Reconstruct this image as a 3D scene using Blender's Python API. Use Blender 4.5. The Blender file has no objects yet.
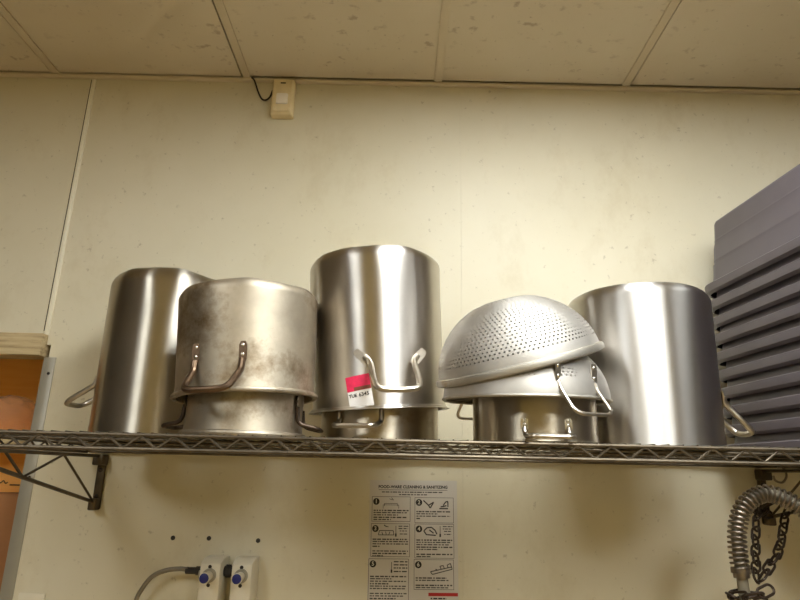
import bpy, bmesh, math, random
from mathutils import Vector, Matrix, Euler
from math import pi, sin, cos, radians, sqrt
random.seed(7)
S = bpy.context.scene
C = S.collection

# ------------------------------------------------------------------ materials
def new_mat(name):
    m = bpy.data.materials.new(name); m.use_nodes = True
    nt = m.node_tree
    return m, nt, nt.nodes['Principled BSDF']

def lin(r, g, b):
    f = lambda c: (c/255/12.92) if c/255 <= .04045 else ((c/255+.055)/1.055)**2.4
    return (f(r), f(g), f(b), 1)

def noise(nt, scale, detail=4, rough=.55, stretch=(1, 1, 1), off=(0, 0, 0)):
    tc = nt.nodes.new('ShaderNodeTexCoord'); mp = nt.nodes.new('ShaderNodeMapping')
    mp.inputs['Scale'].default_value = stretch; mp.inputs['Location'].default_value = off
    n = nt.nodes.new('ShaderNodeTexNoise')
    n.inputs['Scale'].default_value = scale; n.inputs['Detail'].default_value = detail
    n.inputs['Roughness'].default_value = rough
    nt.links.new(tc.outputs['Object'], mp.inputs[0]); nt.links.new(mp.outputs[0], n.inputs['Vector'])
    return n.outputs['Fac']

def ramp(nt, fac, stops):
    r = nt.nodes.new('ShaderNodeValToRGB')
    e = r.color_ramp.elements
    while len(e) < len(stops): e.new(.5)
    for el, (p, c) in zip(e, stops): el.position = p; el.color = c if len(c) == 4 else (*c, 1)
    nt.links.new(fac, r.inputs[0]); return r.outputs[0]

def mix(nt, fac, a, b, mode='MIX'):
    m = nt.nodes.new('ShaderNodeMix'); m.data_type = 'RGBA'; m.blend_type = mode
    for sock, v in ((m.inputs[0], fac), (m.inputs[6], a), (m.inputs[7], b)):
        if hasattr(v, 'is_linked'): nt.links.new(v, sock)
        else: sock.default_value = v
    return m.outputs[2]

def bump(nt, bsdf, height, strength, dist):
    b = nt.nodes.new('ShaderNodeBump'); b.inputs['Strength'].default_value = strength
    b.inputs['Distance'].default_value = dist
    nt.links.new(height, b.inputs['Height']); nt.links.new(b.outputs[0], bsdf.inputs['Normal'])

def plain(name, col, rough=.5, metal=0, vary=0, scale=20):
    m, nt, b = new_mat(name)
    b.inputs['Roughness'].default_value = rough; b.inputs['Metallic'].default_value = metal
    b.inputs['Base Color'].default_value = col
    if vary:
        dark = (col[0]*(1-vary), col[1]*(1-vary), col[2]*(1-vary), 1)
        lite = (min(1, col[0]*(1+vary)), min(1, col[1]*(1+vary)), min(1, col[2]*(1+vary)), 1)
        nt.links.new(ramp(nt, noise(nt, scale), [(.3, dark), (.7, lite)]), b.inputs['Base Color'])
    return m

def steel(name, col, rough, aniso, mottle=.1, stain=None, stain_lo=.58):
    """spun metal: brushed around its own axis"""
    m, nt, b = new_mat(name)
    b.inputs['Metallic'].default_value = 1
    b.inputs['Anisotropic'].default_value = aniso
    b.inputs['Anisotropic Rotation'].default_value = .25
    t = nt.nodes.new('ShaderNodeTangent'); t.direction_type = 'RADIAL'; t.axis = 'Z'
    nt.links.new(t.outputs[0], b.inputs['Tangent'])
    d = tuple(c*(1-mottle) for c in col[:3]); l = tuple(min(1, c*(1+mottle)) for c in col[:3])
    colr = ramp(nt, noise(nt, 9, 6, .65), [(.3, d), (.7, l)])
    if stain:
        f = ramp(nt, noise(nt, 7, 8, .7, off=(3, 1, 7)), [(stain_lo, (0, 0, 0)), (stain_lo+.17, (1, 1, 1))])
        colr = mix(nt, f, colr, stain)
    nt.links.new(colr, b.inputs['Base Color'])
    rr = ramp(nt, noise(nt, 6, 5, .6, off=(5, 5, 2)), [(.3, (rough*.85,)*3), (.7, (rough*1.2,)*3)])
    nt.links.new(rr, b.inputs['Roughness'])
    bump(nt, b, noise(nt, 1, 3, .6, stretch=(3, 3, 260)), .06, .0006)
    return m

M = {}
# painted / laminated wall: cream with grease and faint streaks
m, nt, b = new_mat('wall_cream')
base = ramp(nt, noise(nt, 1.6, 5, .6), [(.25, lin(208, 198, 168)), (.75, lin(220, 211, 186))])
grease = ramp(nt, noise(nt, 5, 8, .72, stretch=(1.3, 1, .8)), [(.54, (0, 0, 0)), (.8, (.36, .36, .36))])
base = mix(nt, grease, base, lin(178, 158, 112))
speck = ramp(nt, noise(nt, 55, 3, .6), [(.66, (0, 0, 0)), (.74, (.4, .4, .4))])
base = mix(nt, speck, base, lin(140, 122, 90))
nt.links.new(base, b.inputs['Base Color']); b.inputs['Roughness'].default_value = .5
bump(nt, b, noise(nt, 60, 3), .08, .002)
M['wall'] = m
# ceiling tile: nicotine beige with small brown spots
m, nt, b = new_mat('ceiling_tile_beige')
base = ramp(nt, noise(nt, 1.3, 5, .6), [(.3, lin(210, 196, 168)), (.7, lin(222, 210, 186))])
sp = ramp(nt, noise(nt, 30, 3, .55, stretch=(.8, 1.0, 1)), [(.60, (0, 0, 0)), (.69, (.42, .42, .42))])
msk = ramp(nt, noise(nt, 3.2, 3, .5, off=(2, 4, 0)), [(.44, (0, 0, 0)), (.60, (1, 1, 1))])
base = mix(nt, mix(nt, 1.0, sp, msk, 'MULTIPLY'), base, lin(128, 92, 58))
fine = ramp(nt, noise(nt, 70, 2, .5), [(.69, (0, 0, 0)), (.76, (.38, .38, .38))])
base = mix(nt, fine, base, lin(130, 100, 66))
nt.links.new(base, b.inputs['Base Color']); b.inputs['Roughness'].default_value = .8
M['tile'] = m
M['tbar'] = plain('ceiling_grid_beige', lin(212, 197, 168), .55, 0, .05, 6)
M['seam'] = plain('seam_strip_cream', lin(238, 230, 206), .4, 0, .05, 8)
M['gap'] = plain('dark_gap', lin(40, 32, 22), .9)
M['guard'] = plain('corner_guard_grey', lin(158, 151, 134), .4, .25, .08, 5)
M['screw'] = plain('screw_dark', lin(52, 44, 36), .5, .5)
M['floor'] = plain('floor_quarry_tile', lin(172, 146, 104), .5, 0, .2, 5)
M['room'] = plain('room_wall_cream', lin(194, 174, 112), .6, 0, .05, 2)
M['side'] = plain('side_wall_brown', lin(92, 86, 78), .6, 0, .1, 2)
# weathered board
m, nt, b = new_mat('weathered_wood')
g = noise(nt, 6, 6, .65, stretch=(1.2, 8, 22))
nt.links.new(ramp(nt, g, [(.25, lin(120, 98, 66)), (.5, lin(186, 165, 124)), (.8, lin(204, 186, 148))]), b.inputs['Base Color'])
b.inputs['Roughness'].default_value = .8; bump(nt, b, g, .4, .004)
M['board'] = m
m, nt, b = new_mat('cardboard')
g = noise(nt, 8, 5, .6, stretch=(.4, 1, 6))
nt.links.new(ramp(nt, g, [(.3, lin(243, 166, 78)), (.7, lin(252, 186, 98))]), b.inputs['Base Color'])
b.inputs['Roughness'].default_value = .75
M['cardboard'] = m
M['cardboard_dull'] = plain('cardboard_dull', lin(164, 112, 68), .8, 0, .08, 9)
M['ink'] = plain('box_ink', lin(70, 48, 34), .8)
m, nt, b = new_mat('clear_plastic_film')
b.inputs['Base Color'].default_value = lin(255, 236, 216); b.inputs['Roughness'].default_value = .16
b.inputs['Transmission Weight'].default_value = .9; b.inputs['IOR'].default_value = 1.08
b.inputs['Specular IOR Level'].default_value = .9
bump(nt, b, noise(nt, 22, 5, .7), .9, .03)
M['film'] = m
# metals
M['steel_dark'] = steel('steel_pot_dull', lin(178, 171, 158), .34, .93, .09, lin(150, 138, 116), .62)
M['steel'] = steel('steel_pot_bright', lin(200, 194, 186), .34, .95, .05)
M['steel_brush'] = steel('steel_pot_brushed', lin(200, 196, 190), .35, .95, .05)
M['steel_brown'] = steel('steel_pot_tarnished', lin(172, 161, 142), .32, .9, .1, lin(132, 114, 82), .55)
M['alu'] = steel('aluminium_pot_worn', lin(184, 173, 154), .52, .4, .2, lin(126, 106, 78), .50)
M['alu_light'] = steel('aluminium_scuffed', lin(188, 182, 170), .5, .3, .12, lin(170, 146, 108), .6)
M['handle'] = plain('handle_steel', lin(190, 182, 168), .28, 1, .12, 40)
M['handle_brown'] = plain('handle_tarnished', lin(112, 92, 74), .38, 1, .3, 30)
M['handle_dark'] = plain('handle_blackened', lin(70, 58, 48), .45, .9, .3, 30)
M['rivet'] = plain('rivet_steel', lin(215, 208, 195), .3, 1)
M['wire'] = plain('shelf_wire_greasy', lin(98, 88, 73), .43, .85, .3, 25)
M['bracket'] = plain('bracket_wire_grimy', lin(90, 78, 60), .48, .75, .3, 25)
M['chain'] = plain('chain_grimy', lin(64, 52, 42), .5, .75, .3, 40)
M['spring'] = plain('spring_steel', lin(140, 128, 114), .38, 1, .2, 40)
M['hose_grey'] = plain('hose_rubber_grey', lin(124, 114, 94), .5, 0, .15, 30)
M['tub'] = plain('tub_plastic_grey', lin(90, 83, 88), .4, 0, .06, 12)
M['paper'] = plain('poster_paper', lin(204, 197, 186), .45, 0, .04, 10)
M['black_ink'] = plain('print_black', lin(34, 30, 30), .6)
M['grey_ink'] = plain('print_grey', lin(72, 66, 62), .6)
M['red_ink'] = plain('print_red', lin(176, 34, 32), .6)
M['digit'] = plain('print_white', lin(214, 208, 192), .6)
M['pink'] = plain('sticker_pink', lin(226, 38, 84), .55, 0, .12, 90)
M['pink_worn'] = plain('sticker_worn', lin(128, 70, 50), .7, 0, .2, 90)
M['white'] = plain('sticker_white', lin(240, 236, 232), .55)
M['beige'] = plain('sensor_yellowed', lin(232, 213, 168), .4, 0, .06, 30)
M['lens'] = plain('sensor_lens', lin(240, 230, 214), .3)
M['cable'] = plain('cable_black', lin(44, 32, 28), .5)
M['valve'] = plain('valve_plastic_white', lin(224, 214, 190), .38, 0, .05, 20)
M['blue'] = plain('knob_blue', lin(20, 28, 104), .4)
M['black'] = plain('fitting_black', lin(36, 32, 30), .5)
M['grip'] = plain('grip_dark', lin(50, 48, 46), .5)

def perforated(name, src_args, rad):
    m = steel(name, *src_args)
    nt = m.node_tree; b = nt.nodes['Principled BSDF']; out = nt.nodes['Material Output']
    uv = nt.nodes.new('ShaderNodeUVMap'); uv.uv_map = 'holes'
    fr = nt.nodes.new('ShaderNodeVectorMath'); fr.operation = 'FRACTION'
    sb = nt.nodes.new('ShaderNodeVectorMath'); sb.operation = 'SUBTRACT'; sb.inputs[1].default_value = (.5, .5, 0)
    ln = nt.nodes.new('ShaderNodeVectorMath'); ln.operation = 'LENGTH'
    lt = nt.nodes.new('ShaderNodeMath'); lt.operation = 'LESS_THAN'; lt.inputs[1].default_value = rad
    tr = nt.nodes.new('ShaderNodeBsdfTransparent'); mx = nt.nodes.new('ShaderNodeMixShader')
    nt.links.new(uv.outputs[0], fr.inputs[0]); nt.links.new(fr.outputs[0], sb.inputs[0])
    nt.links.new(sb.outputs[0], ln.inputs[0]); nt.links.new(ln.outputs['Value'], lt.inputs[0])
    nt.links.new(lt.outputs[0], mx.inputs[0]); nt.links.new(b.outputs[0], mx.inputs[1])
    nt.links.new(tr.outputs[0], mx.inputs[2]); nt.links.new(mx.outputs[0], out.inputs['Surface'])
    return m
M['alu_holes'] = perforated('aluminium_perforated', (lin(194, 189, 181), .58, .3, .1, lin(176, 160, 136), .64), .235)

# ------------------------------------------------------------------ mesh helpers
def obj(name, bm, mat, parent=None, smooth=True, angle=35):
    me = bpy.data.meshes.new(name)
    bmesh.ops.recalc_face_normals(bm, faces=bm.faces)
    bm.to_mesh(me); bm.free()
    me.materials.append(mat)
    if smooth:
        for p in me.polygons: p.use_smooth = True
        try: me.set_sharp_from_angle(angle=radians(angle))
        except Exception: pass
    o = bpy.data.objects.new(name, me); C.objects.link(o)
    if parent: o.parent = parent
    return o

def thing(name, label, cat, loc=(0, 0, 0), rot=(0, 0, 0), group=None):
    o = bpy.data.objects.new(name, None); C.objects.link(o)
    o.empty_display_size = .05
    o.location = loc; o.rotation_euler = rot
    return tag(o, label, cat, group)

def tag(o, label, cat, group=None):
    o['label'] = label; o['category'] = cat
    if group: o['group'] = group
    return o

def struct(name, bm, mat, parent=None, **k):
    o = obj(name, bm, mat, parent, **k)
    if parent is None: o['kind'] = 'structure'
    return o

def box(bm, x0, x1, y0, y1, z0, z1, bev=0, mat=None):
    r = bmesh.ops.create_cube(bm, size=1)
    vs = r['verts']
    for v in vs:
        v.co = Vector((x0 if v.co.x < 0 else x1, y0 if v.co.y < 0 else y1, z0 if v.co.z < 0 else z1))
    if mat is not None: bmesh.ops.transform(bm, matrix=mat, verts=vs)
    if bev:
        es = {e for v in vs for e in v.link_edges}
        bmesh.ops.bevel(bm, geom=list(es), offset=bev, segments=2, affect='EDGES', profile=.5)
    return bm

def B(*a, **k): return box(bmesh.new(), *a, **k)

def smooth_path(pts, n=6, closed=False):
    P = [Vector(p) for p in pts]; out = []; N = len(P)
    for i in range(N if closed else N-1):
        p1, p2 = P[i], P[(i+1) % N]
        p0 = P[i-1] if (i > 0 or closed) else p1*2-p2
        p3 = P[(i+2) % N] if (i+2 < N or closed) else p2*2-p1
        for k in range(n):
            t = k/n
            out.append(.5*((2*p1)+(p2-p0)*t+(2*p0-5*p1+4*p2-p3)*t*t+(3*p1-p0-3*p2+p3)*t**3))
    if not closed: out.append(P[-1])
    return out

def round_path(pts, r, n=5):
    """polyline with its corners rounded to radius r"""
    P = [Vector(p) for p in pts]; out = [P[0]]
    for i in range(1, len(P)-1):
        a, b, c = P[i-1], P[i], P[i+1]
        d1 = (a-b); d2 = (c-b); k = min(r, d1.length*.48, d2.length*.48)
        s, e = b+d1.normalized()*k, b+d2.normalized()*k
        for j in range(n+1):
            t = j/n; out.append(s*(1-t)**2+b*2*t*(1-t)+e*t*t)
    out.append(P[-1]); return out

def frames(P, closed=False):
    N = len(P); T = []
    for i in range(N):
        a = P[i-1] if (i or closed) else P[i]; b = P[(i+1) % N] if (i < N-1 or closed) else P[i]
        T.append((b-a).normalized() if (b-a).length > 1e-9 else Vector((0, 0, 1)))
    up = Vector((0, 0, 1)) if abs(T[0].z) < .9 else Vector((1, 0, 0))
    u = (up-T[0]*up.dot(T[0])).normalized(); F = []
    for t in T:
        u = (u-t*u.dot(t))
        u = u.normalized() if u.length > 1e-6 else t.orthogonal().normalized()
        F.append((t, u, t.cross(u)))
    return F

def tube(bm, pts, r, seg=8, closed=False, ry=None):
    P = [Vector(p) for p in pts]; F = frames(P, closed); rings = []
    for i, (p, (t, u, v)) in enumerate(zip(P, F)):
        rr = r[i] if isinstance(r, (list, tuple)) else r
        r2 = rr if ry is None else ry
        rings.append([bm.verts.new(p+u*cos(2*pi*k/seg)*rr+v*sin(2*pi*k/seg)*r2) for k in range(seg)])
    n = len(rings)
    for i in range(n if closed else n-1):
        a, b = rings[i], rings[(i+1) % n]
        for k in range(seg): bm.faces.new((a[k], a[(k+1) % seg], b[(k+1) % seg], b[k]))
    if not closed: bm.faces.new(rings[0]); bm.faces.new(rings[-1][::-1])
    return bm

def T(pts, r, **k): return tube(bmesh.new(), pts, r, **k)

def lathe(bm, prof, seg=72, wob=None):
    rings = []
    for (r, z) in prof:
        if r < 1e-6: rings.append([bm.verts.new((0, 0, z))]); continue
        ring = []
        for k in range(seg):
            a = 2*pi*k/seg; w, dz = (wob(a, r, z) if wob else (0, 0))
            ring.append(bm.verts.new(((r+w)*cos(a), (r+w)*sin(a), z+dz)))
        rings.append(ring)
    for a, b in zip(rings, rings[1:]):
        if len(a) == 1 and len(b) == 1: continue
        for k in range(seg):
            q = (k+1) % seg
            if len(a) == 1: bm.faces.new((a[0], b[k], b[q]))
            elif len(b) == 1: bm.faces.new((a[k], b[0], a[q]))
            else: bm.faces.new((a[k], b[k], b[q], a[q]))
    return rings

def disc(bm, c, r, nrm=(0, -1, 0), depth=.001, seg=20, rx=1, rz=1):
    c = Vector(c); n = Vector(nrm).normalized()
    u = n.orthogonal().normalized(); v = n.cross(u)
    a = [bm.verts.new(c+(u*cos(2*pi*k/seg)*rx+v*sin(2*pi*k/seg)*rz)*r) for k in range(seg)]
    b = [bm.verts.new(x.co+n*depth) for x in a]
    bm.faces.new(a); bm.faces.new(b[::-1])
    for k in range(seg): bm.faces.new((a[k], b[k], b[(k+1) % seg], a[(k+1) % seg]))
    return bm

def dome(bm, c, r, nrm, h=.6, seg=12):
    c = Vector(c); n = Vector(nrm).normalized(); u = n.orthogonal().normalized(); v = n.cross(u)
    prev = None
    for j in range(4):
        a = j/4*pi/2; rr = r*cos(a); z = r*h*sin(a)
        ring = [bm.verts.new(c+n*z+u*cos(2*pi*k/seg)*rr+v*sin(2*pi*k/seg)*rr) for k in range(seg)]
        if prev:
            for k in range(seg): bm.faces.new((prev[k], prev[(k+1) % seg], ring[(k+1) % seg], ring[k]))
        else: bm.faces.new(ring[::-1])
        prev = ring
    top = bm.verts.new(c+n*r*h)
    for k in range(seg): bm.faces.new((prev[k], prev[(k+1) % seg], top))
    return bm

def text(name, body, size, mat, parent, loc, rot=(pi/2, 0, 0), align='CENTER', ext=.0002, sx=1, bold=0):
    cu = bpy.data.curves.new(name, 'FONT'); cu.body = body; cu.size = size
    cu.align_x = align; cu.align_y = 'CENTER'; cu.extrude = ext; cu.offset = bold; cu.resolution_u = 3
    o = bpy.data.objects.new('tmp', cu); C.objects.link(o)
    dg = bpy.context.evaluated_depsgraph_get()
    me = bpy.data.meshes.new_from_object(o.evaluated_get(dg))
    bpy.data.objects.remove(o)
    me.name = name; me.materials.clear(); me.materials.append(mat)
    p = bpy.data.objects.new(name, me); C.objects.link(p); p.parent = parent
    p.location = loc; p.rotation_euler = rot; p.scale = (sx, 1, 1)
    return p

# ------------------------------------------------------------------ the room
WY, CZ = 1.70, 2.827          # wall face, ceiling face
XL, XR, YB = -2.4, 2.3, -2.3
bm = bmesh.new()              # back wall with an opening at the left
OX0, OX1, OZ0, OZ1 = -1.85, -1.0, .55, 1.93
box(bm, XL, OX0, WY+.006, WY+.12, 0, CZ+.1); box(bm, OX1, XR, WY+.006, WY+.12, 0, CZ+.1)
box(bm, OX0, OX1, WY+.006, WY+.12, OZ1, CZ+.1); box(bm, OX0, OX1, WY+.006, WY+.12, 0, OZ0)
wall = struct('wall_back', bm, M['wall'], smooth=False)
# laminate panels on it, each with a hairline joint
for x0, x1, z0 in ((XL, -1.026, OZ1), (-1.0, .1816, 0), (.1820, XR, 0)):
    obj('panel', B(x0, x1, WY, WY+.0055, z0, CZ), M['wall'], wall, smooth=False)
obj('panel', B(-1.018, -1.0, WY, WY+.0055, OZ1, CZ), M['wall'], wall)
struct('wall_left', B(XL-.1, XL, YB, WY+.12, 0, CZ+.1), M['side'], smooth=False)
struct('wall_right', B(XR, XR+.1, YB, WY+.12, 0, CZ+.1), M['side'], smooth=False)
struct('wall_front', B(XL, XR, YB-.1, YB, 0, CZ+.1), M['room'], smooth=False)
struct('floor', B(XL-.1, XR+.1, YB-.1, 2.5, -.1, 0), M['floor'], smooth=False)
# dropped ceiling: grid lines of 2 x 4 ft tiles
ceil = struct('ceiling', B(XL, XR, YB, WY+.12, CZ+.03, CZ+.12), M['gap'], smooth=False)
gx = [-2.4, -1.753, -1.140, -.516, .108, .720, 1.33, 1.94, 2.3]; gy = [YB, -1.46, -.24, .98, WY]
for i in range(len(gx)-1):
    for j in range(len(gy)-1):
        # a tile never sits quite level, so a dark gap opens along its left or right edge
        dl = -.002 if gx[i] < .3 else .0175; dr = .0185 if gx[i+1] < .3 and gx[i+1] > -2 else .002
        if abs(gx[i+1]-.108) < .01 or abs(gx[i+1]-.720) < .01: dr = .0075
        if abs(gx[i]-.108) < .01: dl = .009
        t = obj('tile', B(gx[i]+dl, gx[i+1]-dr, gy[j]+.004, gy[j+1]-(.0171 if gx[i] > -1 else .012), CZ+.004, CZ+.018), M['tile'], ceil, smooth=False)
k = 1
for x in gx[1:-1]:
    struct('trim_%d' % k, B(x-.0125, x+.0125, YB, WY-.013, CZ-.001, CZ+.0028, bev=.0006), M['tbar']); k += 1
for y in gy[1:-1]:
    struct('trim_%d' % k, B(XL, XR, y-.012, y+.012, CZ-.0005, CZ+.0032), M['tbar'], smooth=False); k += 1
struct('trim_%d' % k, B(XL, XR, WY-.016, WY-.0005, CZ-.010, CZ-.0005, bev=.0015), M['tbar']); k += 1
# cover strip over the left joint and the wood head over the opening
bm = B(-1.0245, -1.0105, WY-.0045, WY+.003, 1.958, CZ-.012, bev=.0012)
s = struct('trim_%d' % k, bm, M['seam']); k += 1
obj('joint_gap', B(-1.0285, -1.0246, WY-.001, WY+.004, 1.97, CZ-.012), M['gap'], s, smooth=False)
struct('trim_%d' % k, B(-1.9, -1.012, WY-.028, WY+.05, 1.894, 1.958, bev=.003), M['board']); k += 1
bm = B(-1.012, -.9775, WY-.0025, WY+.0, .5, 1.893, bev=.0008)
box(bm, -1.012, -1.0095, WY, WY+.12, .5, 1.893)
g = struct('trim_%d' % k, bm, M['guard']); k += 1
for z in (1.847, 1.565, 1.20, .85):
    obj('screw', disc(bmesh.new(), (-.991, WY-.0022, z), .0042, depth=.0014, seg=12), M['screw'], g)
# space behind the opening
bm = bmesh.new()
box(bm, OX0-.1, OX1+.45, 2.36, 2.4, .4, 2.2); box(bm, OX0-.14, OX0-.1, WY+.12, 2.4, .4, 2.2)
box(bm, OX1+.45, OX1+.49, WY+.12, 2.4, .4, 2.2); box(bm, OX0-.14, OX1+.49, WY+.12, 2.4, 2.0, 2.2)
box(bm, OX0-.14, OX1+.49, WY+.12, 2.4, .35, .55)
struct('wall_recess', bm, M['room'], smooth=False)

# ------------------------------------------------------------------ ceiling troffers above and behind the camera, plus an added fill at right
def lamp(name, power):
    m, nt, b = new_mat(name)
    b.inputs['Emission Color'].default_value = (.93, .98, 1, 1); b.inputs['Emission Strength'].default_value = power
    b.inputs['Base Color'].default_value = (.8, .8, .8, 1)
    return m
M['lit'] = lamp('lamp_diffuser_main', 24); M['lit_fill'] = lamp('lamp_diffuser_added_fill', 4.5); M['lit_back'] = lamp('lamp_diffuser_back', 21)  # strengths tuned to the wall brightness; the weakest is an added fill
def troffer(x0, x1, y0, y1, label, mat='lit'):
    t = thing('ceiling_light', label, 'ceiling light', ((x0+x1)/2, (y0+y1)/2, CZ-.004), group='fluorescent ceiling lights')
    w, d = (x1-x0)/2, (y1-y0)/2
    bm = bmesh.new()
    for a in ((-w, w, -d, -d+.03), (-w, w, d-.03, d), (-w, -w+.03, -d+.03, d-.03), (w-.03, w, -d+.03, d-.03)):
        box(bm, a[0], a[1], a[2], a[3], -.012, .003)
    obj('frame', bm, M['tbar'], t, smooth=False)
    obj('diffuser', B(-w+.03, w-.03, -d+.03, d-.03, -.006, -.001), M[mat], t, smooth=False)
troffer(.125, .705, -.225, .965, 'lit fluorescent troffer in the ceiling straight above the camera')
troffer(-1.738, -1.155, -1.445, -.255, 'lit fluorescent troffer in the ceiling behind the camera at left', 'lit_back')
troffer(.735, 1.315, -1.445, -.255, 'lit fluorescent troffer in the ceiling behind the camera at right', 'lit_back')
troffer(1.345, 1.925, -.225, .965, 'added dim fill troffer in the ceiling to the right above the shelf end', 'lit_fill')  # unseen fill panel, added to brighten the wall at upper right

# ------------------------------------------------------------------ wire shelf
SF, SB, SL, SR, ST = 1.09, 1.685, -.84, 1.60, 1.656
sh = thing('wire_shelf', 'long greasy wire shelf with zigzag edge holding the pots', 'shelf', (0, 0, 0))
def zigzag(p0, p1, z0, z1, pitch, r):
    p0, p1 = Vector(p0), Vector(p1); L = (p1-p0).length; n = max(2, round(L/pitch)); pts = []
    for i in range(n*2+1):
        t = i/(n*2); q = p0.lerp(p1, t); q.z = z1 if i % 2 else z0; pts.append(q)
    return round_path(pts, .006, 4)
def rail(name, p0, p1, lo=.0275):
    bm = bmesh.new(); p0, p1 = Vector(p0), Vector(p1)
    tube(bm, [p0+Vector((0, 0, ST-.003)), p1+Vector((0, 0, ST-.003))], .0034)
    tube(bm, [p0+Vector((0, 0, ST-lo)), p1+Vector((0, 0, ST-lo))], .0036)
    obj(name, bm, M['wire'], sh)
    o = obj('zigzag_wire', tube(bmesh.new(), zigzag(p0, p1, ST-lo+.001, ST-.004, .0595, .002), .0023, seg=6), M['wire'], sh)
rail('front_rail', (SL, SF, 0), (SR, SF, 0))
rail('rear_rail', (SL, SB, 0), (SR, SB, 0), .020)
rail('side_rail', (SL, SF, 0), (SL, SB, 0), .022)
rail('side_rail', (SR, SF, 0), (SR, SB, 0), .022)
bm = bmesh.new()
n = int((SR-SL)/.0254)
for i in range(1, n):
    x = SL+(SR-SL)*i/n
    tube(bm, [(x, SF-.002, ST+.0007), (x, SB+.002, ST+.0007)], .0015, seg=6)
obj('deck_wires', bm, M['wire'], sh)
for y in (SF+.010, SF+.19, SF+.39, SB-.012):
    obj('cross_wire', T([(SL, y, ST-.0033), (SR, y, ST-.0033)], .0026), M['wire'], sh)
DZ = ST+.0022      # where things stand

def shelf_bracket(x, label):
    t = thing('shelf_bracket', label, 'shelf bracket', (x, 1.69, 1.50), group='truss brackets under the shelf')
    def L(*p): return [Vector(q)-Vector((0, 1.69, 1.50)) for q in p]
    foot, front = (0, 1.672, 1.507), (0, 1.10, 1.619)
    lerp = lambda s: tuple(Vector(foot).lerp(Vector(front), s))
    bm = B(-.010, .010, -.004, .0085, -.012, .126, bev=.002)
    obj('wall_strap', bm, M['bracket'], t)
    bm = B(-.014, .014, -.030, .008, .100, .128, bev=.004)
    obj('clamp', bm, M['bracket'], t)
    obj('foot_block', B(-.010, .010, -.026, .008, -.014, .016, bev=.004), M['bracket'], t)
    for z in (.088, .02):
        obj('bolt', dome(bmesh.new(), (0, -.004, z), .0065, (0, -1, 0)), M['screw'], t)
    obj('top_arm', T(L((0, 1.68, 1.6242), (0, 1.095, 1.6242)), .0042), M['bracket'], t)
    obj('brace', T(L(foot, front), .0046), M['bracket'], t)
    for a, b in (((0, 1.665, 1.512), (0, 1.49, 1.623)), ((0, 1.49, 1.623), lerp(.58)), (lerp(.58), (0, 1.265, 1.623))):
        obj('web_wire', T(L(a, b), .0030), M['bracket'], t)
    return t
shelf_bracket(-.797, 'grimy wire truss bracket under the shelf near the grey corner guard')
shelf_bracket(.990, 'grimy wire truss bracket under the shelf behind the coiled spring hose')

# ------------------------------------------------------------------ pots
def pot_body(r0, r1, h, cr=.024, t=.0022, bead=.004, dent=.0, seg=96, ph=0.):
    """inverted pot: z = 0 at the mouth, z = h at the base"""
    rr = lambda z: r0+(r1-r0)*z/h
    prof = [(rr(h*.98)-t-cr*.6, h-t), (r1-t, h-cr), (r0-t, .002)]
    prof = [(0, h-t-.003), (r1-cr-t, h-t)]
    for k in range(1, 7):
        a = pi/2*(1-k/6); prof.append((r1-cr+(cr-t)*cos(a), h-cr+(cr-t)*sin(a)))
    for k in range(1, 5): z = (h-cr)*(1-k/4); prof.append((rr(z)-t, z))
    if bead:
        for k in range(1, 9):
            a = pi+2*pi*k/10; prof.append((r0+bead*.7+bead*cos(a), bead*.8+bead*sin(a)))
    else: prof.append((r0, 0))
    for k in range(1, 13): z = max(bead*2, .003)+(h-cr-max(bead*2, .003))*k/12; prof.append((rr(z), z))
    for k in range(1, 9):
        a = pi/2*k/8; prof.append((r1-cr+cr*cos(a), h-cr+cr*sin(a)))
    prof += [(r1-cr-.012, h-.001), (r1*.55, h-.0025), (0, h-.003)]
    def wob(a, r, z):
        f = max(0, (z-(h-2.2*cr))/(2.2*cr))
        return (dent*(sin(3*a+ph)*.5+sin(7*a+2*ph)*.5+.4*sin(13*a+ph*3))*f + dent*.25*sin(4*a+ph), dent*.7*f*sin(5*a+ph))
    bm = bmesh.new(); lathe(bm, prof, seg, wob if dent else None)
    return bm

def on_pot(R, az):
    out = Vector((sin(az), -cos(az), 0)); tan = Vector((cos(az), sin(az), 0))
    def P(t, o, z):
        """t along the wall, o off the wall, z height"""
        return out*(sqrt(max(R*R-t*t, .0001))+o)+tan*t+Vector((0, 0, z))
    return P, out, tan

def plate_mesh(R, az, t0, z0, t1, z1, wid, th=.0028):
    """flattened strap end lying on the wall from (t0,z0) to (t1,z1)"""
    P, out, tan = on_pot(R, az)
    pts = [P(t0+(t1-t0)*k/6, th*.4, z0+(z1-z0)*k/6) for k in range(7)]
    bm = bmesh.new(); d = Vector((t1-t0, z1-z0)); d.normalize(); rows = []
    for k, p in enumerate(pts):
        w = wid*(.62 if k in (0, 6) else 1)/2
        side = (tan*(-d.y)+Vector((0, 0, 1))*d.x).normalized()
        s0, s1 = p-side*w, p+side*w
        rows.append([bm.verts.new(q) for q in (s0-out*th*.5, s0+out*th*.6, s1+out*th*.6, s1-out*th*.5)])
    for a, b in zip(rows, rows[1:]):
        for k in range(4): bm.faces.new((a[k], a[(k+1) % 4], b[(k+1) % 4], b[k]))
    bm.faces.new(rows[0]); bm.faces.new(rows[-1][::-1])
    return bm

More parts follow.
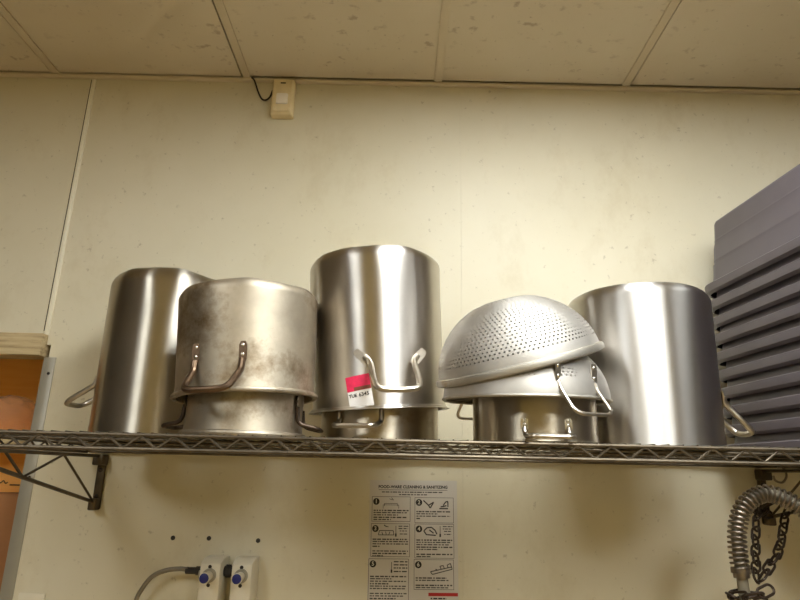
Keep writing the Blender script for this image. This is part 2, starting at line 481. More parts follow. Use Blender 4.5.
def handle(root, R, az, z, hw, drop, out, r, mat, style='strap', bar=None, plate_h=.03, plate_w=.012, rmat=None, hook=.02):
    """loop handle of an inverted pot: fixed at height z, falling by drop and standing off the wall by out"""
    P, o, tn = on_pot(R, radians(az)); bar = bar or hw*.9
    if style == 'flare':      # flattened ends splay outwards like wings
        path = [P(-hw*1.02, .003, z+.004), P(-hw*.85, .010, z-.012), P(-bar, out*.75, z-drop*.75), P(-bar*.72, out, z-drop),
                P(bar*.72, out, z-drop), P(bar, out*.75, z-drop*.75), P(hw*.85, .010, z-.012), P(hw*1.02, .003, z+.004)]
        path = smooth_path(path, 5)
    elif style == 'flat':     # leaves the wall, then runs straight out
        path = round_path([P(-hw, .003, z), P(-hw, .006, z-drop*.8), P(-bar, out, z-drop), P(bar, out, z-drop), P(hw, .006, z-drop*.8), P(hw, .003, z)], .014, 6)
    else:
        path = round_path([P(-hw, .003, z), P(-hw, .007, z-hook), P(-bar, out, z-drop), P(bar, out, z-drop), P(hw, .007, z-hook), P(hw, .003, z)], .022, 7)
    h = obj('handle', T(path, r, seg=10), mat, root)
    for s in (-1, 1):
        if style == 'flare':
            obj('mounting_plate', plate_mesh(R, radians(az), s*hw*.80, z-.014, s*(hw+.020), z+.018, .019), mat, h)
        else:
            obj('mounting_plate', plate_mesh(R, radians(az), s*hw, z-.006, s*hw, z+plate_h, plate_w), mat, h)
            for q in (.25, .78):
                obj('rivet', dome(bmesh.new(), P(s*hw, .0018, z+plate_h*q), .0041, o+tn*(s*hw/R)), rmat or M['rivet'], h)
    return h

R_ = radians
# 1 tall dull pot at the left end
p1 = thing('stock_pot', 'tall dull steel stock pot upside down at left end with handle over the corner guard', 'pot', (-.592, 1.50, DZ))
obj('body', pot_body(.145, .1455, .410, .042, dent=.003, ph=1.1, bead=.0035), M['steel_dark'], p1)
for az in (-92, 88): handle(p1, .141, az, .150, .042, .066, .078, .0066, M['handle'], plate_h=.03)
# 2 worn aluminium pair
ZB = 1.736
q = thing('stock_pot', 'narrower worn aluminium pot upside down under the wide stained aluminium pot', 'pot', (-.312, 1.25, DZ), group='pots lying under bigger pots')
obj('body', pot_body(.1155, .1155, .280, .02, bead=.0062, dent=.001, ph=.4), M['alu'], q)
for az in (-90, 91): handle(q, .1155, az, .062, .040, .042, .045, .0044, M['handle_dark'], 'flat', plate_h=.022, hook=.03)
p2 = thing('stock_pot', 'wide stained aluminium pot upside down with brown riveted handle facing forward', 'pot', (-.314, 1.25, ZB), (0, R_(-2.8), 0))
obj('body', pot_body(.1385, .1455, .224, .024, bead=.0052, dent=.0021, ph=2.2), M['alu'], p2)
handle(p2, .141, -9, .060, .047, .062, .053, .0064, M['handle_brown'], plate_h=.034, plate_w=.015)
handle(p2, .141, 177, .064, .044, .062, .052, .0056, M['handle_brown'], plate_h=.034, plate_w=.015)
# 3 tall bright pot with the sticker over a wide low pot
q = thing('stock_pot', 'tarnished steel pot mostly hidden under the tall pot with the pink sticker', 'pot', (-.040, 1.405, DZ), group='pots lying under bigger pots')
obj('body', pot_body(.1335, .1335, .404, .02, bead=.003), M['steel_brown'], q)
for az in (-17, 163): handle(q, .1335, az, .075, .047, .045, .05, .0052, M['handle'], 'flat', bar=.043, plate_h=.01)
p3 = thing('stock_pot', 'tallest bright steel pot upside down with pink and white sticker by its handle', 'pot', (-.042, 1.40, 1.734), (R_(3.2), R_(-3.6), 0))
obj('body', pot_body(.1505, .156, .359, .032, bead=.0036, dent=.0022, ph=.9), M['steel'], p3)
# broad turned lip
bm = bmesh.new(); lathe(bm, [(.1518, .0042), (.1605, .0012), (.162, -.0008), (.1605, -.0016), (.1510, .0008)], 96)
obj('rim_lip', bm, M['steel'], p3)
for az in (13, 193): handle(p3, .1522, az, .104, .056, .070, .058, .0062, M['handle'], 'flare', bar=.047)
def wrap(R, az, tilt, zc):
    """flat sticker coordinates (s, t) -> the curved pot wall"""
    def f(sx, t, lift):
        u = sx*cos(tilt)-t*sin(tilt); v = sx*sin(tilt)+t*cos(tilt); a = radians(az)+u/R
        return Vector((sin(a)*(R+lift+.026*(zc+v)*.6), -cos(a)*(R+lift+.026*(zc+v)*.6), zc+v))
    return f
def sticker(parent, F, s0, s1, t0, t1, mat, name, lift):
    bm = bmesh.new(); n = 8; g = []
    for L in (lift+.0004, lift):
        g.append([[bm.verts.new(F(s0+(s1-s0)*k/n, t, L)) for t in (t0, t1)] for k in range(n+1)])
    for A in g:
        for a, b in zip(A, A[1:]): bm.faces.new((a[0], b[0], b[1], a[1]))
    for k in range(n):
        for j in (0, 1): bm.faces.new((g[0][k][j], g[0][k+1][j], g[1][k+1][j], g[1][k][j]))
    for k in (0, n): bm.faces.new((g[0][k][0], g[0][k][1], g[1][k][1], g[1][k][0]))
    return obj(name, bm, mat, parent)
F = wrap(.1512, -13.9, R_(8), .0362)
st = sticker(p3, F, -.026, .026, -.033, .033, M['white'], 'date_sticker', .0006)
st['label'] = 'white sticker with a worn pink top half and printed TUE 6345'
sticker(st, F, -.026, .026, .002, .033, M['pink'], 'pink_half', .0011)
sticker(st, F, -.010, .025, .0025, .0095, M['pink_worn'], 'worn_patch', .0016)
for body, sx, size in (('TUE', -.0150, .0098), ('6345', .0090, .0110)):
    o = text('printed_text', body, size, M['black_ink'], st, (0, 0, 0), (0, 0, 0), bold=.0002)
    for v in o.data.vertices: v.co = F(v.co.x+sx, v.co.y-.0075, .0013+v.co.z)
# 4 low pot under the colanders
p4 = thing('stock_pot', 'tarnished steel pot under the two colanders with a loop handle at front', 'pot', (.276, 1.23, DZ), group='pots lying under bigger pots')
obj('body', pot_body(.1225, .1225, .172, .02, bead=.002), M['steel_brown'], p4)
for az in (-2, 178): handle(p4, .1225, az, .026, .040, .019, .055, .0044, M['handle'], 'flat', bar=.038, plate_h=.016, plate_w=.014)
# 5 brushed pot at the right
p5 = thing('stock_pot', 'big clean brushed steel pot upside down beside the grey tubs', 'pot', (.556, 1.36, DZ))
obj('body', pot_body(.153, .159, .347, .028, bead=.0025, dent=.0007, ph=1.7), M['steel_brush'], p5)
for az in (84, 264): handle(p5, .1545, az, .108, .045, .068, .056, .0062, M['handle'], 'flare', bar=.040)

# ------------------------------------------------------------------ colanders
def colander_body(r0, h, rb, rows, per, first, last, roll, t=.0016, seg=96, only=None):
    """inverted bowl with punched rows; z = 0 at the mouth"""
    zt = h*sqrt(1-(rb/r0)**2)
    def prof(s):                      # s 0..1 from mouth to the middle of the base
        if s < .8:
            a = s/.8*math.acos(rb/r0)
            return (r0*cos(a), h*sin(a))
        u = (s-.8)/.2
        return (rb*(1-u), zt+.004*min(1, u*3))
    bm = bmesh.new(); uvl = bm.loops.layers.uv.new('holes')
    N = rows; S_ = [prof(i/N) for i in range(N+1)]
    rings = []
    for (r, z) in S_:
        r = max(r, .0006)
        rings.append([bm.verts.new((r*cos(2*pi*k/seg), r*sin(2*pi*k/seg), z)) for k in range(seg)])
    for i in range(N):
        rad = (S_[i][0]+S_[i+1][0])/2
        n = max(6, 6*round(2*pi*rad/per/6))
        for k in range(seg):
            f = bm.faces.new((rings[i][k], rings[i+1][k], rings[i+1][(k+1) % seg], rings[i][(k+1) % seg]))
            ang = [k/seg, k/seg, (k+1)/seg, (k+1)/seg]
            on = first <= i <= last and (only is None or only(2*pi*k/seg, i))
            for l, a, v in zip(f.loops, ang, (0, 1, 1, 0)):
                l[uvl].uv = (a*n+.5*(i % 2), i+v) if on else (.02, .02)
    # inner skin
    inn = []
    for (r, z) in S_:
        r = max(r-t, .0004)
        inn.append([bm.verts.new((r*cos(2*pi*k/seg), r*sin(2*pi*k/seg), z-(t if z > h*.3 else 0))) for k in range(seg)])
    for i in range(N):
        rad = (S_[i][0]+S_[i+1][0])/2; n = max(6, 6*round(2*pi*rad/per/6))
        for k in range(seg):
            f = bm.faces.new((inn[i][k], inn[i][(k+1) % seg], inn[i+1][(k+1) % seg], inn[i+1][k]))
            ang = [k/seg, (k+1)/seg, (k+1)/seg, k/seg]
            on = first <= i <= last and (only is None or only(2*pi*k/seg, i))
            for l, a, v in zip(f.loops, ang, (0, 0, 1, 1)):
                l[uvl].uv = (a*n+.5*(i % 2), i+v) if on else (.02, .02)
    for k in range(seg):
        q = (k+1) % seg
        f = bm.faces.new((rings[0][k], rings[0][q], inn[0][q], inn[0][k]))
        for l in f.loops: l[uvl].uv = (.02, .02)
    return bm
def rolled_rim(r, rad, zs=1.0, seg=96):
    bm = bmesh.new(); pts = []
    for k in range(11):
        a = 2*pi*k/10; pts.append((r+rad*cos(a), rad*zs*sin(a)))
    lathe(bm, pts, seg); bmesh.ops.remove_doubles(bm, verts=bm.verts, dist=1e-6)
    return bm
c1 = thing('colander', 'lower aluminium colander upside down over the low pot with wire loop handle at right', 'colander', (.2575, 1.222, 1.744), (R_(3), 0, 0))
band = lambda a, i: (i in (5, 6, 7) and (a*180/pi-274) % 30 < 20) or i > 10
obj('bowl', colander_body(.165, .135, .055, 30, .0098, 5, 26, 0, only=band), M['alu_holes'], c1)
obj('rim', rolled_rim(.164, .0040, .8), M['alu_light'], c1)
for az in (25, 206):
    handle(c1, .158, az, .026, .042, .058, .046, .0034, M['handle'], plate_h=.036, plate_w=.012, hook=.012, bar=.043)
c2 = thing('colander', 'upper aluminium colander tilted upside down on top, dome covered in small holes', 'colander', (.2475, 1.222, 1.813), (R_(9.5), R_(-15.5), 0))
obj('bowl', colander_body(.1665, .147, .060, 30, .0092, 4, 25, 0), M['alu_holes'], c2)
bm = bmesh.new(); lathe(bm, [(.1655, .0135), (.1715, .012), (.1735, .006), (.1725, .0), (.166, -.003), (.1635, .0), (.1655, .0135)], 96)
bmesh.ops.remove_doubles(bm, verts=bm.verts, dist=1e-6)
obj('rim', bm, M['alu_light'], c2)

# ------------------------------------------------------------------ grey bus tubs, nested upside down
def rrect(w, d, r, n=6):
    pts = []
    for cx, cy, a0 in ((w-r, d-r, 0), (-w+r, d-r, 90), (-w+r, -d+r, 180), (w-r, -d+r, 270)):
        for k in range(n+1):
            a = radians(a0+90*k/n); pts.append((cx+r*cos(a), cy+r*sin(a)))
    return pts
def loft(bm, rings, cap0=False, cap1=False):
    R = [[bm.verts.new(p) for p in r] for r in rings]
    for a, b in zip(R, R[1:]):
        for k in range(len(a)): bm.faces.new((a[k], a[(k+1) % len(a)], b[(k+1) % len(a)], b[k]))
    if cap0: bm.faces.new(R[0][::-1])
    if cap1: bm.faces.new(R[-1])
TW, TD, TH, TS = .178, .252, .197, .0482
def tub_mesh():
    bm = bmesh.new(); t = .0021
    def ins(z):                                   # wall inset grows towards the base, in three steps
        return .088*z+(.0025 if z > .062 else 0)+(.0025 if z > .112 else 0)
    zs = [.0, .030, .0615, .0625, .1115, .1125, TH-.012]
    ring = lambda w, d, r, z: [(x, y, z) for x, y in rrect(w, d, max(r, .008))]
    rings = []
    for z in reversed(zs): i = ins(z)+t; rings.append(ring(TW-i, TD-i, .05-i, min(z, TH-.012)))
    i = ins(TH-.012)+t
    inner = [ring(TW-i-.012, TD-i-.012, .04-i, TH-t)]+rings
    lip = [ring(TW+.019, TD+.019, .068, 0-.001), ring(TW+.010, TD+.010, .06, -.022), ring(TW+.0115, TD+.0115, .062, -.0245),
           ring(TW+.0205, TD+.0205, .069, -.018), ring(TW+.0225, TD+.0225, .071, -.004),
           ring(TW+.0225, TD+.0225, .071, .001), ring(TW+.020, TD+.020, .07, .0035), ring(TW+.002, TD+.002, .052, .0035)]
    outer = []
    def wall_ring(z, o=0): i = ins(z)-o; outer.append(ring(TW-i, TD-i, .05-i, z))
    for z in zs[1:]:
        wall_ring(z)
        if z in (.0625, .1115):                   # moulded ribs
            c = z+(.012 if z < .1 else .022)
            wall_ring(c-.0035); wall_ring(c-.0012, .0007); wall_ring(c+.0012, .0007); wall_ring(c+.0035)
    i = ins(TH-.012); outer += [ring(TW-i-.003, TD-i-.003, .048-i, TH-.005), ring(TW-i-.012, TD-i-.012, .04-i, TH)]
    loft(bm, inner+lip+outer, True, True)
    return bm
names = ['bottom grey plastic tub of the inverted stack, its rim resting on the wire shelf',
         'second grey tub rim up from the wire shelf in the inverted stack',
         'third grey tub rim up from the wire shelf in the inverted stack',
         'fourth grey tub rim up from the wire shelf in the inverted stack',
         'fifth grey tub rim up from the wire shelf in the inverted stack',
         'fifth grey tub rim down from the tall exposed top tub',
         'fourth grey tub rim down from the tall exposed top tub',
         'third grey tub rim down from the tall exposed top tub',
         'grey tub rim directly below the tall exposed top tub',
         'topmost grey plastic tub upside down with its tall ribbed side fully exposed']
names[6] = 'grey tub rim three below the tall exposed top tub'; names[5] = 'grey tub rim four below the tall exposed top tub'
names[7] = 'grey tub rim two below the tall exposed top tub'; names[8] = 'grey tub rim directly below the tall exposed top tub'
tub0 = None
for k in range(10):
    if tub0 is None: tub0 = o = obj('bus_tub', tub_mesh(), M['tub'], smooth=True, angle=40)
    else: o = tub0.copy(); C.objects.link(o)
    o.location = (1.067+.0012*((k*5) % 3-1), 1.385+.002*((k*7) % 4-1.5), DZ+.0250+k*TS); o.rotation_euler = (0, 0, R_(4))
    tag(o, names[k], 'tub', 'inverted grey bus tubs')

# ------------------------------------------------------------------ poster
po = thing('instruction_poster', 'white printed dishwashing instruction poster with six numbered steps under the shelf', 'poster', (.0505, WY, 1.42), (0, R_(-.7), 0))
U = .000579; V = .000538
px = lambda u: -.069+(u-48)*U-.050
pz = lambda v: 1.579-(v-47)*V-1.42
yy = lambda k: -.0009-.0002*k
obj('sheet', B(px(48), px(455), -.0009, -.0003, pz(660), pz(47)), M['paper'], po, smooth=False)
def strip(bm, u0, v0, u1, v1, k=1):
    box(bm, px(u0), px(u1), yy(k)-.0002, yy(k)+.0001, pz(v1), pz(v0)); return bm
def line(bm, u0, v0, u1, v1, w=2, k=1):
    a = Vector((px(u0), yy(k), pz(v0))); b = Vector((px(u1), yy(k), pz(v1)))
    tube(bm, [a, b], w*U*.5, seg=4, ry=None); return bm
text('heading', 'FOOD-WARE CLEANING & SANITIZING', .0105, M['black_ink'], po, (px(250), yy(1), pz(79)), bold=.0004)
strip_bm = bmesh.new()
strip(strip_bm, 90, 92, 410, 94)
obj('heading_rule', strip_bm, M['black_ink'], po, smooth=False)
def words(bm, u0, u1, v, h, fill=1.0):
    u = u0; end = u0+(u1-u0)*fill
    while u < end:
        w = random.choice((7, 10, 14, 18, 22)); strip(bm, u, v, min(u+w, end), v+h); u += w+random.choice((3, 4, 5))
bm = bmesh.new(); words(bm, 105, 390, 101, 5); words(bm, 185, 315, 113, 5); obj('sub_heading', bm, M['grey_ink'], po, smooth=False)
steps = [(60, 125, 238, 243, '1'), (258, 128, 438, 248, '2'), (58, 252, 236, 405, '3'), (258, 252, 438, 410, '4'), (50, 413, 232, 640, '5'), (255, 415, 435, 550, '6')]
tl = [(188, [1, .95, .7, .95, .5]), (192, [.95, .6, .95, .1]), (322, [1, 1, 1, .2, 0, 1, .95, .3]), (324, [1, .95, .9, 1, .6, 0, 1, .4]), (490, [1, .6, 1, .5, 1, .95, 0, 1, .9, .7, .95, .8]), (495, [.85, .9, 0, 1, .9])]
for (u0, v0, u1, v1, d), (ty, fl) in zip(steps, tl):
    bm = bmesh.new()
    for a in ((u0, v0, u1, v0+2), (u0, v1-2, u1, v1), (u0, v0, u0+2, v1), (u1-2, v0, u1, v1)): strip(bm, *a)
    obj('step_frame', bm, M['grey_ink'], po, smooth=False)
    bd = obj('number_badge', disc(bmesh.new(), (px(u0+20), yy(1), pz(v0+24)), 15*U, depth=.0002, rx=1, rz=1), M['black_ink'], po, smooth=False)
    bd.scale = (1, 1, 1)
    text('badge_number', d, 24*U, M['digit'], bd, (px(u0+20), yy(3.2), pz(v0+24)), bold=.0003)
    bm = bmesh.new()
    for k, f in enumerate(fl):
        if f: words(bm, u0+8, u1-8, ty+k*10.8, 5 if k % 3 else 6, f)
    obj('body_text', bm, M['grey_ink'], po, smooth=False)
    bm = bmesh.new()
    if d == '1':
        for a in ((112, 165, 184, 165), (112, 165, 112, 182), (184, 165, 184, 182), (118, 158, 118, 170), (178, 158, 178, 170), (118, 158, 178, 158), (140, 136, 160, 142), (160, 142, 150, 130)): line(bm, *a)
    elif d == '2':
        for a in ((298, 142, 322, 165), (322, 165, 330, 178), (330, 178, 346, 150), (346, 150, 322, 165), (372, 180, 412, 180), (378, 172, 405, 166), (390, 165, 402, 148), (402, 148, 412, 146), (412, 146, 412, 172)): line(bm, *a, w=5)
    elif d in '34':
        if d == '3':
            for a in ((97, 285, 160, 285), (97, 285, 92, 305), (160, 285, 163, 305), (92, 305, 163, 305), (108, 292, 112, 303), (125, 290, 128, 303), (145, 290, 140, 303), (118, 262, 138, 268), (118, 258, 128, 268)): line(bm, *a, w=3)
            u = 172
        else:
            for a in ((300, 285, 315, 270), (315, 270, 335, 268), (300, 285, 312, 302), (312, 302, 355, 305), (335, 268, 352, 282), (352, 282, 360, 300), (325, 280, 345, 295)): line(bm, *a, w=5)
            u = 375
        line(bm, u, 262, u, 308, 2.5); line(bm, u, 298, u, 312, 7)
        words(bm, u+12, u1-6, 262, 4); words(bm, u+12, u1-8, 273, 4); words(bm, u+18, u1-14, 284, 4); words(bm, u+18, u1-12, 298, 4)
    elif d == '5':
        line(bm, 154, 428, 154, 475, 2.5); line(bm, 154, 462, 154, 476, 7)
        for v in (424, 438, 452, 468): words(bm, 164, 226, v, 5)
    else:
        for a in ((330, 470, 425, 448), (330, 470, 338, 482), (338, 482, 428, 458), (352, 458, 360, 462), (372, 445, 378, 458), (372, 445, 388, 442), (388, 442, 392, 455), (405, 440, 410, 452), (405, 440, 420, 432), (420, 432, 428, 458)): line(bm, *a, w=3.5)
    obj('step_drawing', bm, M['black_ink'], po, smooth=False)
obj('red_bar', strip(bmesh.new(), 320, 563, 452, 578), M['red_ink'], po, smooth=False)
bm = bmesh.new(); words(bm, 330, 400, 585, 6); words(bm, 330, 440, 598, 7); words(bm, 330, 430, 612, 6)
obj('footer_text', bm, M['black_ink'], po, smooth=False)

# ------------------------------------------------------------------ motion sensor and its cable
sn = thing('motion_sensor', 'yellowed beige motion sensor high on the wall under the ceiling', 'motion sensor', (-.3915, WY, 2.7495))
bm = bmesh.new()
def rr3(w, h, r, y): return [(x, y, z) for x, z in rrect(w, h, r, 4)]
loft(bm, [rr3(.036, .065, .006, -.0005), rr3(.036, .065, .006, -.020), rr3(.033, .062, .006, -.029), rr3(.028, .057, .005, -.0335)], True, True)
obj('housing', bm, M['beige'], sn)
bm = bmesh.new(); loft(bm, [rr3(.019, .020, .005, -.033), rr3(.018, .019, .005, -.0365), rr3(.012, .014, .005, -.0385)], True, True)
o = obj('lens', bm, M['lens'], sn); o.location = (0, 0, -.012)
bm = bmesh.new(); loft(bm, [rr3(.026, .009, .006, -.033), rr3(.024, .008, .006, -.0365)], True, True)
o = obj('lower_cover', bm, M['beige'], sn); o.location = (0, 0, -.050)
obj('slot', B(-.008, .008, -.0345, -.031, .044, .048), M['gap'], sn, smooth=False)
cb = obj('sensor_cable', T(smooth_path([(-.500, 1.684, CZ-.001), (-.490, 1.686, 2.815), (-.475, 1.690, 2.775), (-.462, 1.692, 2.752), (-.448, 1.692, 2.749), (-.436, 1.690, 2.760), (-.4285, 1.688, 2.782)], 6), .0028), M['cable'])
tag(cb, 'thin black cable looping from the ceiling to the beige sensor', 'cable')

# ------------------------------------------------------------------ screw anchors, valve boxes, hose, plate
for x, z, l in ((-.585, 1.420, 'black screw anchor in the wall above the grey hose'),
                (-.490, 1.421, 'black screw anchor in the wall above the left white valve box'),
                (-.360, 1.418, 'black screw anchor in the wall above the right white valve box')):
    a = bmesh.new(); disc(a, (0, 0, 0), .0058, depth=.002, seg=14); disc(a, (0, -.002, 0), .0036, depth=.0015, seg=10)
    o = obj('wall_anchor', a, M['black']); o.location = (x, WY+.0003, z)
    tag(o, l, 'wall anchor', 'black screw anchors in the wall')
def valve_box(x, label):
    t = thing('valve_box', label, 'valve box', (x, WY, 1.263), group='white valve boxes on the wall')
    bm = bmesh.new(); ring = lambda w, y, top: [(-w, y, -.08), (w, y, -.08), (w, y, top), (-w, y, top)]
    loft(bm, [ring(.0275, -.0005, .118), ring(.0265, -.045, .117), ring(.0250, -.074, .107)], True, True)
    bmesh.ops.bevel(bm, geom=bm.edges[:], offset=.003, segments=2, affect='EDGES', profile=.5)
    obj('housing', bm, M['valve'], t)
    for z in (.0995, .0575): obj('screw', dome(bmesh.new(), (-.001, -.0735, z), .0048, (0, -1, 0)), M['screw'], t)
    bm = bmesh.new(); disc(bm, (0, -.072, .080), .0165, depth=.010, seg=28)
    obj('collar', bm, M['guard'], t)
    bm = bmesh.new(); disc(bm, (0, -.080, .080), .0105, depth=.030, seg=24); disc(bm, (0, -.110, .080), .0125, depth=.010, seg=24)
    kn = obj('knob', bm, M['valve'], t)
    obj('knob_cap', dome(bmesh.new(), (0, -.120, .080), .0115, (0, -1, 0), h=.25, seg=24), M['blue'], kn)
    return t
vl = valve_box(-.458, 'left white valve box with blue knob, joined to the grey hose')
vr = valve_box(-.379, 'right white valve box with blue knob, coupled to its twin')
bm = T([(-.0555, -.036, .085), (-.026, -.036, .085)], .0125, seg=16); tube(bm, [(-.049, -.036, .085), (-.036, -.036, .085)], .0155, seg=6)
obj('coupling', bm, M['black'], vr)
bm = T([(-.0285, -.036, .077), (-.036, -.036, .077)], .0135, seg=16)
obj('inlet_collar', bm, M['guard'], vl)
hs = thing('supply_hose', 'grey hose bending down from the left valve box', 'hose', (-.52, 1.664, 1.347))
obj('tube', T([Vector(p)-Vector((-.52, 1.664, 1.347)) for p in smooth_path([(-.515, 1.664, 1.347), (-.545, 1.662, 1.351), (-.582, 1.66, 1.346), (-.613, 1.66, 1.331), (-.634, 1.66, 1.303), (-.646, 1.66, 1.272), (-.652, 1.66, 1.20), (-.652, 1.66, 1.05)], 6)], .0058), M['hose_grey'], hs)
bm = T([(-.010, 0, 0), (.018, 0, 0)], .0085, seg=6); tube(bm, [(.016, 0, 0), (.033, 0, 0)], .0108, seg=6)
obj('nut', bm, M['black'], hs)
pl = thing('cover_plate', 'white blank cover plate low on the wall beside the corner guard', 'cover plate', (-.928, WY, 1.20))
obj('plate', B(-.034, .034, -.006, 0, -.055, .080, bev=.002), M['valve'], pl)
for z in (.060, -.04): obj('screw', dome(bmesh.new(), (0, -.006, z), .004, (0, -1, 0)), M['rivet'], pl)

# ------------------------------------------------------------------ coiled spring hose and chain at the right
sp = thing('spring_hose', 'coiled steel spring hose arching below the right end of the shelf', 'hose', (.748, 1.40, 1.41))
O = Vector((.748, 1.40, 1.41))
path = smooth_path([(1.02, 1.33, 1.30), (1.00, 1.335, 1.40), (.955, 1.35, 1.487), (.895, 1.375, 1.536), (.862, 1.39, 1.561), (.826, 1.40, 1.572), (.788, 1.40, 1.557), (.764, 1.40, 1.530), (.751, 1.40, 1.492), (.747, 1.40, 1.452), (.748, 1.40, 1.410)], 10)
inner = path+smooth_path([(.748, 1.40, 1.408), (.750, 1.40, 1.36), (.752, 1.40, 1.30)], 5)
obj('inner_hose', T([p-O for p in inner], .0115, seg=12), M['hose_grey'], sp)
def helix(path, R, pitch):
    F = frames(path); out = []; s = 0; ph = 0
    for i in range(len(path)-1):
        a, b = path[i], path[i+1]; L = (b-a).length; n = max(1, int(L/pitch*14))
        for k in range(n):
            t = k/n; u = F[i][1].lerp(F[i+1][1], t); v = F[i][2].lerp(F[i+1][2], t); an = 2*pi*(s+L*t)/pitch
            out.append(a.lerp(b, t)+u*R*cos(an)+v*R*sin(an))
        s += L
    return out
obj('spring_coil', T([p-O for p in helix(path,   .0175, .0102)], .0027, seg=7), M['spring'], sp)
bm = bmesh.new()
tube(bm, [(0, 0, -.003), (0, 0, .007)], .020, seg=20); tube(bm, [(0.0006, 0, -.012), (0, 0, -.003)], .0165, seg=20)
obj('ferrule', bm, M['spring'], sp)
ch = thing('chain', 'dark grimy chain hanging from the right bracket behind the spring hose', 'chain', (.92, 1.6, 1.5))
OC = Vector((.92, 1.6, 1.5))
def link_bm(L=.042, W=.0195, r=.0029):
    pts = []
    for k in range(9): a = pi*k/8; pts.append((W/2*cos(a)-0, 0, L/2-W/2+W/2*sin(a)))
    for k in range(9): a = pi+pi*k/8; pts.append((W/2*cos(a), 0, -(L/2-W/2)+W/2*sin(a)))
    return T(pts, r, seg=7, closed=True)
link0 = None; cnt = 0
def chain_run(pts, pitch=.0305):
    global link0, cnt
    P = smooth_path(pts, 24); acc = 0; last = P[0]; d = 0; marks = [P[0]]
    for a, b in zip(P, P[1:]):
        seg = (b-a).length
        while d+seg >= pitch:
            t = (pitch-d)/seg; a = a.lerp(b, t); marks.append(a); seg = (b-a).length; d = 0
        d += seg
    for a, b in zip(marks, marks[1:]):
        if link0 is None: link0 = o = obj('link', link_bm(), M['chain'], ch)
        else: o = link0.copy(); C.objects.link(o); o.parent = ch
        dirv = (b-a).normalized(); q = dirv.to_track_quat('Z', 'Y')
        o.rotation_mode = 'QUATERNION'; o.rotation_quaternion = q @ Euler((0, 0, radians(25+90*(cnt % 2)))).to_quaternion()
        o.location = (a+b)/2-OC; cnt += 1
chain_run([(.985, 1.64, 1.545), (.950, 1.63, 1.530), (.918, 1.61, 1.512), (.893, 1.58, 1.475), (.868, 1.545, 1.445), (.838, 1.50, 1.412), (.806, 1.45, 1.378)])
chain_run([(.995, 1.60, 1.535), (.968, 1.58, 1.505), (.940, 1.55, 1.475), (.893, 1.50, 1.438), (.845, 1.47, 1.405), (.800, 1.44, 1.372)])
chain_run([(.985, 1.66, 1.515), (.955, 1.645, 1.515), (.925, 1.625, 1.53), (.93, 1.60, 1.55), (.965, 1.60, 1.54)])
chain_run([(.790, 1.37, 1.382), (.760, 1.362, 1.372), (.728, 1.385, 1.362), (.735, 1.43, 1.358), (.775, 1.435, 1.362), (.800, 1.42, 1.352), (.815, 1.43, 1.32), (.83, 1.43, 1.28)])
hk = obj('steel_hook', T(smooth_path([(.982, 1.60, 1.633), (.995, 1.595, 1.631), (.998, 1.592, 1.612), (.985, 1.592, 1.596), (.968, 1.592, 1.600), (.964, 1.592, 1.612)], 6), .0028), M['spring'])
tag(hk, 'small bright steel hook on the right bracket above the spring hose', 'hook')

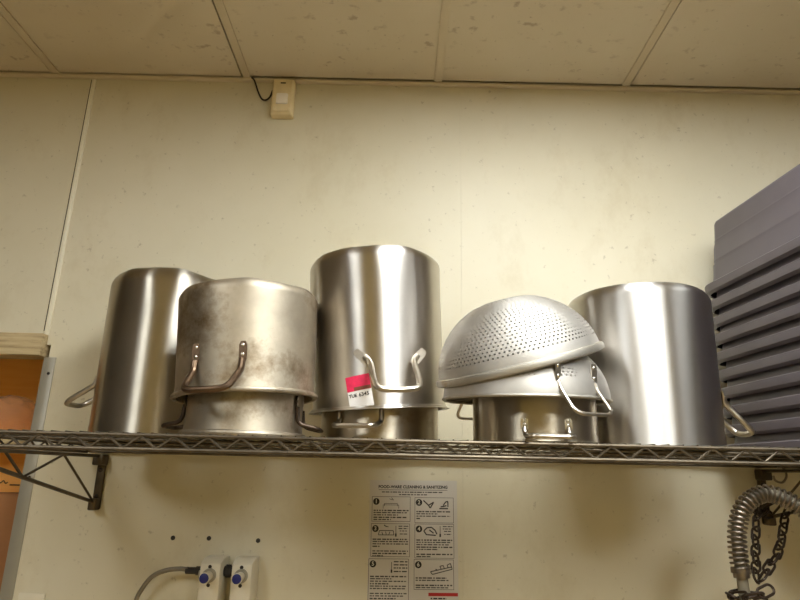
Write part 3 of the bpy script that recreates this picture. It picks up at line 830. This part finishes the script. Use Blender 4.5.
# ------------------------------------------------------------------ cardboard and plastic bag in the opening
ls = obj('storage_ledge', B(OX0-.1, OX1+.45, 1.79, 1.932, 1.652, 1.668, bev=.002), M['board'])
tag(ls, 'wooden ledge inside the wall opening behind the wire shelf', 'ledge')
def carton(x0, x1, y0, y1, z0, z1, mat, label, tape=True):
    t = thing('cardboard_box', label, 'box', ((x0+x1)/2, (y0+y1)/2, z0)); w, d = (x1-x0)/2, (y1-y0)/2
    obj('body', B(-w, w, -d, d, 0, z1-z0-.002, bev=.003), mat, t)
    for s in (-1, 1): obj('flap', B(-w+.002, w-.002, min(s*.002, s*(d-.002)), max(s*.002, s*(d-.002)), z1-z0-.002, z1-z0+.001), mat, t, smooth=False)
    return t
b1 = carton(-1.78, -.90, 1.945, 2.25, .551, 1.985, M['cardboard'], 'tall orange cardboard box standing in the wall opening behind the bag')
b2 = carton(-1.80, -.90, 1.828, 1.935, .551, 1.514, M['cardboard_dull'], 'duller brown cardboard box low in the opening below the ledge')
bm = bmesh.new()
tube(bm, smooth_path([(-.02, 0, .012), (-.008, 0, .005), (0, 0, .012), (.008, 0, .004), (.014, 0, .008)], 5), .0016, seg=6); tube(bm, [(.022, 0, .0), (.052, 0, 0)], .0018, seg=6)
o = obj('printed_mark', bm, M['ink'], b1); o.location = (.128, -.1545, .985)
bm = bmesh.new(); bmesh.ops.create_icosphere(bm, subdivisions=5, radius=1)
rnd = random.Random(3); W = [(Vector((rnd.uniform(-1, 1), rnd.uniform(-1, 1), rnd.uniform(-1, 1))).normalized(), rnd.uniform(5, 14), rnd.uniform(0, 6)) for _ in range(14)]
for v in bm.verts:
    n = v.co.normalized(); f = 1+.028*sum(abs(sin(n.dot(d)*k+p))-.6 for d, k, p in W)/1.6
    v.co = Vector((n.x*.110, n.y*.052, max(n.z, -.55)*.086))*f
for v in bm.verts: v.co.z = max(v.co.z, -.045)
bag = obj('plastic_bag', bm, M['film']); bag.location = (-1.190, 1.872, 1.6685+.0452)
tag(bag, 'crumpled clear plastic bag lying in the opening against the orange cardboard', 'plastic bag')

# ------------------------------------------------------------------ camera and view
cam = bpy.data.cameras.new('camera'); co = bpy.data.objects.new('camera', cam); C.objects.link(co)
cam.sensor_fit = 'HORIZONTAL'; cam.sensor_width = 36; cam.lens = 27; cam.clip_start = .02
p, r = radians(16), radians(1.3)
Fw = Vector((0, cos(p), sin(p))); Up = Vector((0, -sin(p), cos(p))); Rt = Vector((1, 0, 0))
rx = Rt*cos(r)+Up*sin(r); ux = Up*cos(r)-Rt*sin(r)
mw = Matrix((rx, ux, -Fw)).transposed().to_4x4(); mw.translation = (0, 0, 1.6)
co.matrix_world = mw; S.camera = co
w = bpy.data.worlds.new('world'); S.world = w; w.use_nodes = True
w.node_tree.nodes['Background'].inputs[0].default_value = (.02, .02, .02, 1)
S.view_settings.view_transform = 'Standard'; S.view_settings.look = 'None'
S.view_settings.gamma = 1; S.view_settings.use_curve_mapping = False
S.view_settings.exposure = 0
